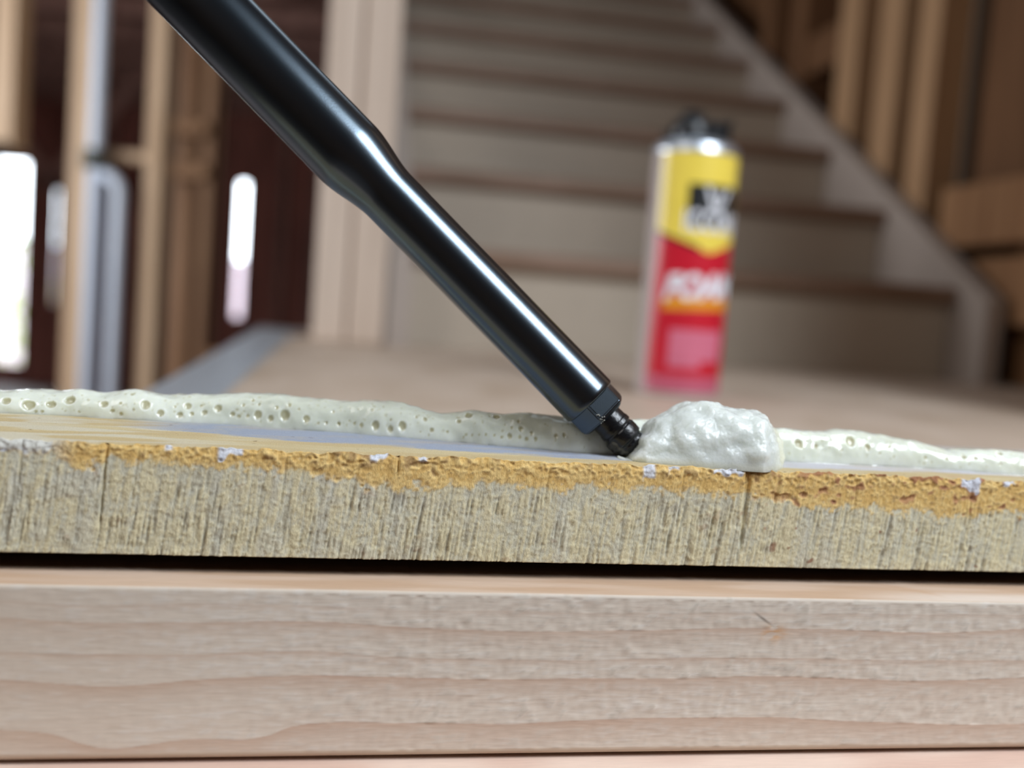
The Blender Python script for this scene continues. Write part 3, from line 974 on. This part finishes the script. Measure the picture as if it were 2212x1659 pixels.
fade = sstep(np.sin(tt), .02, .25)[None, :] * sstep(np.sin(np.clip(ang, 0, math.pi)), -.05, .25)[:, None]
P = P + Nn * (dm * fade)[..., None]
P[..., 2] = np.maximum(P[..., 2], FZ - .0004)
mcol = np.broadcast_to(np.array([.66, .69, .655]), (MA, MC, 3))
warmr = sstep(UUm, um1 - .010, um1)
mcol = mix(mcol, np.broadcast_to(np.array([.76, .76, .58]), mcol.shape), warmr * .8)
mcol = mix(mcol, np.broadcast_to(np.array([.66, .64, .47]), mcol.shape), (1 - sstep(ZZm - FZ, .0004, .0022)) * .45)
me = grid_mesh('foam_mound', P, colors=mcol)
M_foam2, nt, b = attr_mat('fresh_foam', rough=.17, nfreq=1300, bump=.75, bdist=.00022, var=.03, spec=.55, sss=1.0, srad=(1.0, 1.0, .9), sscale=.0060)
fm = link('foam_mound', me, M_foam2)
tag(fm, 'white mound of freshly squeezed foam at the tip of the black nozzle', 'foam')

# ------------------------------------------------------------------ foam gun nozzle
nz_root = empty('foam_gun_barrel')
tag(nz_root, 'black satin barrel of a foam gun slanting down with its tip in the foam', 'tool')
M_blk, nt, b = new_mat('black_satin_coating')
b.inputs['Base Color'].default_value = (.003, .0035, .0045, 1)
b.inputs['Roughness'].default_value = .24
b.inputs['Specular IOR Level'].default_value = .5
b.inputs['IOR'].default_value = 2.1
b.inputs['Specular Tint'].default_value = (.68, .85, 1.0, 1)
tc = nd(nt, 'ShaderNodeTexCoord'); nz = nd(nt, 'ShaderNodeTexNoise')
nz.inputs['Scale'].default_value = 2600; nz.inputs['Detail'].default_value = 2
nt.links.new(tc.outputs['Object'], nz.inputs['Vector'])
bp = nd(nt, 'ShaderNodeBump'); bp.inputs['Strength'].default_value = .38; bp.inputs['Distance'].default_value = .00003
nt.links.new(nz.outputs['Fac'], bp.inputs['Height']); nt.links.new(bp.outputs['Normal'], b.inputs['Normal'])
M_dirty = plain('black_tip_plastic', (.005, .0055, .007), .28, bump=.6, bscale=1500)
M_crust = plain('dried_foam_crust', (.06, .057, .046), .8, bump=.8, bscale=1500)
M_crumb = plain('pale_foam_crumbs', (.45, .44, .40), .6)
ND = .3005                                                # distance of the barrel from the lens
Tpx = (1372, 968)
A1 = CPOS + ray(*Tpx) * ND
A0 = CPOS + ray(485, 56) * (ND - .001)
NAX = (A1 - A0); NL = np.linalg.norm(NAX); NAX /= NL       # pointing to the tip
tocam = CPOS - A1; tocam -= NAX * np.dot(tocam, NAX); tocam /= np.linalg.norm(tocam)
NSIDE = np.cross(NAX, tocam)                              # up-right or down-left
if np.dot(NSIDE, AX_U) < 0: NSIDE = -NSIDE
mm = ND / FPX                                             # metres per pixel at that distance


def s_at(px, py):
    return float(np.dot(CPOS + ray(px, py) * ND - A1, NAX))


RL, RB = 64 * mm, 82.5 * mm
s_end = s_at(1299, 912)      # end of the barrel
s_hex = s_at(1258, 868)
n0 = s_at(763, 352); n1 = s_at(820, 418)
prof = [(-.33, 0), (-.33, RB)]
prof += [(x, RB) for x in np.linspace(-.3, n0 - .004, 14)]
for k in np.linspace(0, 1, 24):
    e = k * k * (3 - 2 * k)
    prof.append((n0 - .003 + (n1 - n0 + .006) * k, RB + (RL - RB) * e))
prof += [(x, RL) for x in np.linspace(n1 + .006, s_hex, 12)]
prof += [(s_hex + .0012, RL * .995), (s_hex + .0018, RL * .93), (s_hex + .002, 0)]
lathe('barrel', prof, A1, NAX, M_blk, nz_root, seg=96, u=tocam, v=NSIDE)
# hexagonal end with chamfered corners
ang6 = [math.radians(-10 + 60 * k) for k in range(6)]
bm = bmesh.new()
rings = []
for (s_, r_) in [(s_hex - .004, .985), (s_end - .0016, .985), (s_end - .0007, .93), (s_end, .80)]:
    rr = []
    for k in range(6):
        a, b2 = ang6[k], ang6[(k + 1) % 6]
        for f in (0.04, .5, .96):
            v0 = tocam * math.cos(a) + NSIDE * math.sin(a)
            v1 = tocam * math.cos(b2) + NSIDE * math.sin(b2)
            w_ = v0 * (1 - f) + v1 * f
            rr.append(bm.verts.new(tuple(A1 + NAX * s_ + w_ * RL * r_)))
    rings.append(rr)
for i in range(len(rings) - 1):
    n_ = len(rings[i])
    for k in range(n_):
        bm.faces.new((rings[i][k], rings[i][(k + 1) % n_], rings[i + 1][(k + 1) % n_], rings[i + 1][k]))
bm.faces.new(rings[-1]); bm.faces.new(rings[0][::-1])
bmesh.ops.recalc_face_normals(bm, faces=bm.faces[:])
bmesh.ops.bevel(bm, geom=[e for e in bm.edges if e.calc_face_angle(0) > .25], offset=.00025, segments=2, affect='EDGES')
me = bpy.data.meshes.new('hex_collar'); bm.to_mesh(me); bm.free()
link('hex_collar', me, M_blk, nz_root)
# tapered tip with rings
tl = -s_end
tp = [(s_end - .001, 35 * mm), (s_end + tl * .22, 36 * mm), (s_end + tl * .27, 37.5 * mm), (s_end + tl * .36, 38 * mm), (s_end + tl * .39, 35.5 * mm), (s_end + tl * .42, 35 * mm), (s_end + tl * .46, 37.5 * mm),
      (s_end + tl * .60, 38 * mm), (s_end + tl * .72, 36.5 * mm), (s_end + tl * .76, 33 * mm), (s_end + tl * .80, 31.5 * mm), (s_end + tl * .86, 32 * mm), (s_end + tl * .95, 28 * mm), (s_end + tl * 1.0, 24 * mm), (s_end + tl * 1.0, 15 * mm), (s_end + tl * .93, 13 * mm), (s_end + tl * .93, 0)]
sx = np.concatenate([np.linspace(tp[i][0], tp[i + 1][0], 5)[:-1] for i in range(len(tp) - 1)] + [[tp[-1][0]]])
rx = np.concatenate([np.linspace(tp[i][1], tp[i + 1][1], 5)[:-1] for i in range(len(tp) - 1)] + [[tp[-1][1]]])


def tip_noise(P):
    out = P.copy()
    for i in range(P.shape[0]):
        amt = .00004 + .00038 * max(0, (sx[i] - (s_end + tl * .62)) / (tl * .4))
        for j in range(P.shape[1]):
            p = Vector(P[i, j])
            ax = A1 + NAX * sx[i]
            d = P[i, j] - ax
            r = np.linalg.norm(d)
            if r > 1e-6:
                out[i, j] = P[i, j] + d / r * (mnoise.noise(p * 900) * amt + mnoise.noise(p * 350) * amt * .6)
    return out


lathe('nozzle_tip', list(zip(sx, rx)), A1, NAX, M_dirty, nz_root, seg=72, u=tocam, v=NSIDE, disp=tip_noise)
# crust of old foam on the underside of the tip
ca = np.linspace(-2.5, -.45, 40); cx = np.linspace(s_end + tl * .44, s_end + tl * .97, 30)
Pc = np.zeros((30, 40, 3))
for i, x_ in enumerate(cx):
    r0 = np.interp(x_, sx[:60], rx[:60])
    for j, a_ in enumerate(ca):
        e = min(1, (j + .01) / 6, (39 - j) / 6) * min(1, i / 4 + .05, (29 - i) / 3 + .05)
        dirv = tocam * math.cos(a_) + NSIDE * math.sin(a_)
        q = A1 + NAX * x_ + dirv * r0
        Pc[i, j] = q + dirv * (-.0004 + e * (.00075 + .00055 * mnoise.noise(Vector(q) * 700)))
link('foam_crust', grid_mesh('foam_crust', Pc), M_crust, nz_root)
# pale crumbs stuck at the hex corner
cb = bmesh.new()
for k in range(13):
    s_ = random.uniform(s_end - .0032, s_end - .0005)
    a_ = math.radians(random.gauss(-9, 5))
    q = A1 + NAX * s_ + (tocam * math.cos(a_) + NSIDE * math.sin(a_)) * RL * .985
    bmesh.ops.create_icosphere(cb, subdivisions=1, radius=random.uniform(.00007, .0002), matrix=Matrix.Translation(Vector(q)))
me = bpy.data.meshes.new('foam_crumbs'); cb.to_mesh(me); cb.free()
o = link('foam_crumbs', me, M_crumb, nz_root); tag(o, 'pale dried crumbs', kind='stuff')

# ------------------------------------------------------------------ can of foam
CR = .0385
cc = onz(1458, 852, 0.0)
cc = np.array([cc[0], cc[1], 0.0])
can = empty('foam_can')
tag(can, 'red and yellow can of expanding foam with black valve standing on the landing', 'can')
ctoc = CPOS - cc; ctoc[2] = 0; ctoc /= np.linalg.norm(ctoc)
crt = np.cross(EZ, ctoc); crt = crt / np.linalg.norm(crt)   # picture right
if np.dot(crt, AX_R) < 0: crt = -crt


def cpt(a, z, r=CR):
    return cc + r * (math.cos(a) * ctoc + math.sin(a) * crt) + EZ * z


def cz(px, py):
    """(angle, height) on the can for a point of its face"""
    p = onplane(px, py, cc + ctoc * CR * .9, ctoc)
    off = np.clip(float(np.dot(p - cc, crt)) / CR, -.99, .99)
    return math.asin(off), p[2]


M_yel = plain('yellow_label', (.84, .66, .10), .28, bscale=50)
M_red = plain('red_label', (.55, .012, .03), .30, bscale=50)
M_wht = plain('off_white_print', (.80, .82, .88), .35, bscale=50)
M_seam = plain('pale_label_back', (.50, .44, .43), .35, bscale=50)
M_lblk = plain('black_print', (.012, .014, .016), .35, bscale=50)
M_org = plain('orange_print', (.75, .30, .02), .35, bscale=50)
M_pnk = plain('pink_print', (.62, .16, .24), .35, bscale=50)
M_dome = plain('silver_metal_dome', (.66, .71, .78), .36, metallic=.9, bscale=50)
M_cap = plain('black_valve_plastic', (.010, .011, .013), .35, bscale=50)
ZT = cz(1510, 322)[1]                                       # top of the cylindrical part
lathe('can_body', [(0.0, 0), (0.0, CR - .003), (.0015, CR - .0006), (.004, CR - .0006), (.005, CR - .0012), (ZT, CR - .0012)], cc, EZ, M_seam, can, seg=72)


def wrap_patch(name, pts_fn, na, nz_, mat, r):
    rows = []
    for i in range(nz_ + 1):
        rows.append([cpt(*pts_fn(j / na, i / nz_), r) for j in range(na + 1)])
    return link(name, grid_mesh(name, np.array(rows)), mat, can)


aL = cz(1416, 497)[0] + .04
aR = aL + 4.9
ap, zap = cz(1532, 548)
zl = cz(1418, 497)[1]


def zchev(a):
    k = (zl - zap) / max(abs(cz(1418, 497)[0] - ap), .2)
    return min(zap + abs(a - ap) * k, ZT - .05)


wrap_patch('yellow_label', lambda s, t: (aL + (aR - aL) * s, zchev(aL + (aR - aL) * s) + (ZT - .0005 - zchev(aL + (aR - aL) * s)) * t), 120, 6, M_yel, CR)
wrap_patch('red_label', lambda s, t: (aL + (aR - aL) * s, .006 + (zchev(aL + (aR - aL) * s) - .006) * t), 120, 6, M_red, CR)
wrap_patch('chevron_line', lambda s, t: (aL + 1.1 * s, zchev(aL + 1.1 * s) - .0015 + .003 * t), 40, 1, M_lblk, CR + .0002)
a0, z0 = cz(1482, 486); a1, z1 = cz(1592, 402)
a1 = max(a1, 1.12)
wrap_patch('black_panel', lambda s, t: (a0 + (a1 - a0) * s, z0 + (z1 - z0) * t), 24, 2, M_lblk, CR + .0003)
# narrow pale V on the black panel: three slanting strokes
va, vt = cz(1527, 404); vb, vz = cz(1545, 452); vc, _ = cz(1577, 404)


def stroke(name, aa, za, ab, zb, w, mat, r):
    return wrap_patch(name, lambda s, t: (aa + (ab - aa) * t + (s - .5) * w, za + (zb - za) * t), 2, 6, mat, r)


stroke('emblem_stroke', va + .05, vt, vb - .05, vz, .10, M_wht, CR + .0005)
stroke('emblem_stroke', vc - .02, vt, vb + .10, vz, .09, M_wht, CR + .0005)
stroke('emblem_stroke', (va + vc) / 2 + .05, vt - .002, vb + .02, vz, .07, M_wht, CR + .0005)


def text_on_can(name, body, px0, px1, py0, py1, mat, shear=0.0, slope=0.0, r=CR + .0006, bold=.0):
    cu = bpy.data.curves.new('t', 'FONT')
    cu.body = body
    cu.shear = shear
    cu.offset = bold
    cu.resolution_u = 3
    ob = bpy.data.objects.new('t', cu)
    COL.objects.link(ob)
    dg = bpy.context.evaluated_depsgraph_get()
    me = bpy.data.meshes.new_from_object(ob.evaluated_get(dg))
    bpy.data.objects.remove(ob)
    bm = bmesh.new(); bm.from_mesh(me)
    bmesh.ops.triangulate(bm, faces=bm.faces[:])
    bmesh.ops.subdivide_edges(bm, edges=[e for e in bm.edges if e.calc_length() > .15], cuts=2)
    co = np.array([v.co[:] for v in bm.verts])
    lo, hi = co.min(0), co.max(0)
    A0_, Z0_ = cz(px0, py1); A1_, Z1_ = cz(px1, py0)
    for v in bm.verts:
        s = (v.co.x - lo[0]) / (hi[0] - lo[0]); t = (v.co.y - lo[1]) / (hi[1] - lo[1])
        v.co = Vector(cpt(A0_ + (A1_ - A0_) * s, Z0_ + (Z1_ - Z0_) * t + slope * s, r))
    bm.to_mesh(me); bm.free()
    return link(name, me, mat, can)


text_on_can('brand_lettering', 'ICCONS', 1476, 1590, 458, 500, M_wht, bold=.03)
text_on_can('foam_lettering', 'FOAM', 1432, 1580, 600, 648, M_wht, shear=.25, slope=.005, bold=.05)
ua0, uz0 = cz(1428, 668); ua1, uz1 = cz(1570, 648)
wrap_patch('orange_underline', lambda s, t: (ua0 + (ua1 - ua0) * s, uz0 + .003 * s + (uz1 - uz0) * t * (1 - .25 * s)), 16, 2, M_org, CR + .0004)
for k in range(5):
    y = 718 + k * 16
    l0, lz = cz(1446 - k * 1.5, y + 9); l1, lz1 = cz((1556 if k < 4 else 1520) - k * 2, y)
    wrap_patch('print_line', lambda s, t: (l0 + (l1 - l0) * s, lz + (lz1 - lz) * t), 12, 1, M_pnk, CR + .0004)
l0, lz = cz(1386, 840); l1, lz1 = cz(1552, 820)
wrap_patch('base_band', lambda s, t: (aL + (1.3 - aL) * s, lz + (lz1 - lz) * t), 30, 1, plain('rose_band', (.50, .10, .16), .35), CR + .0004)
DH = .010
prd = [(ZT - .002, CR + .0004), (ZT + .0015, CR + .0006), (ZT + .003, CR - .0005)]
prd += [(ZT + .003 + DH * math.sin(a), (CR - .012) * math.cos(a) + .0115) for a in np.linspace(.1, math.pi / 2, 12)] + [(ZT + .003 + DH, 0)]
lathe('dome', prd, cc, EZ, M_dome, can, seg=64)
zc = ZT + .003 + DH
lathe('valve_collar', [(zc - .008, .0), (zc - .008, .0190), (zc + .006, .0195), (zc + .015, .0180), (zc + .018, .0155), (zc + .018, .0100), (zc + .025, .0095), (zc + .025, 0)], cc - crt * .005 - ctoc * .003, EZ, M_cap, can, seg=48)
link('valve_wing', frame_box(cc - ctoc * .003, crt, ctoc, EZ, (.0115, -.011, zc - .008), (.029, .009, zc + .016), .003), M_cap, can)
link('valve_lever', frame_box(cc - ctoc * .003, crt, ctoc, EZ, (-.029, -.007, zc - .009), (-.018, .006, zc + .006), .003), M_cap, can)
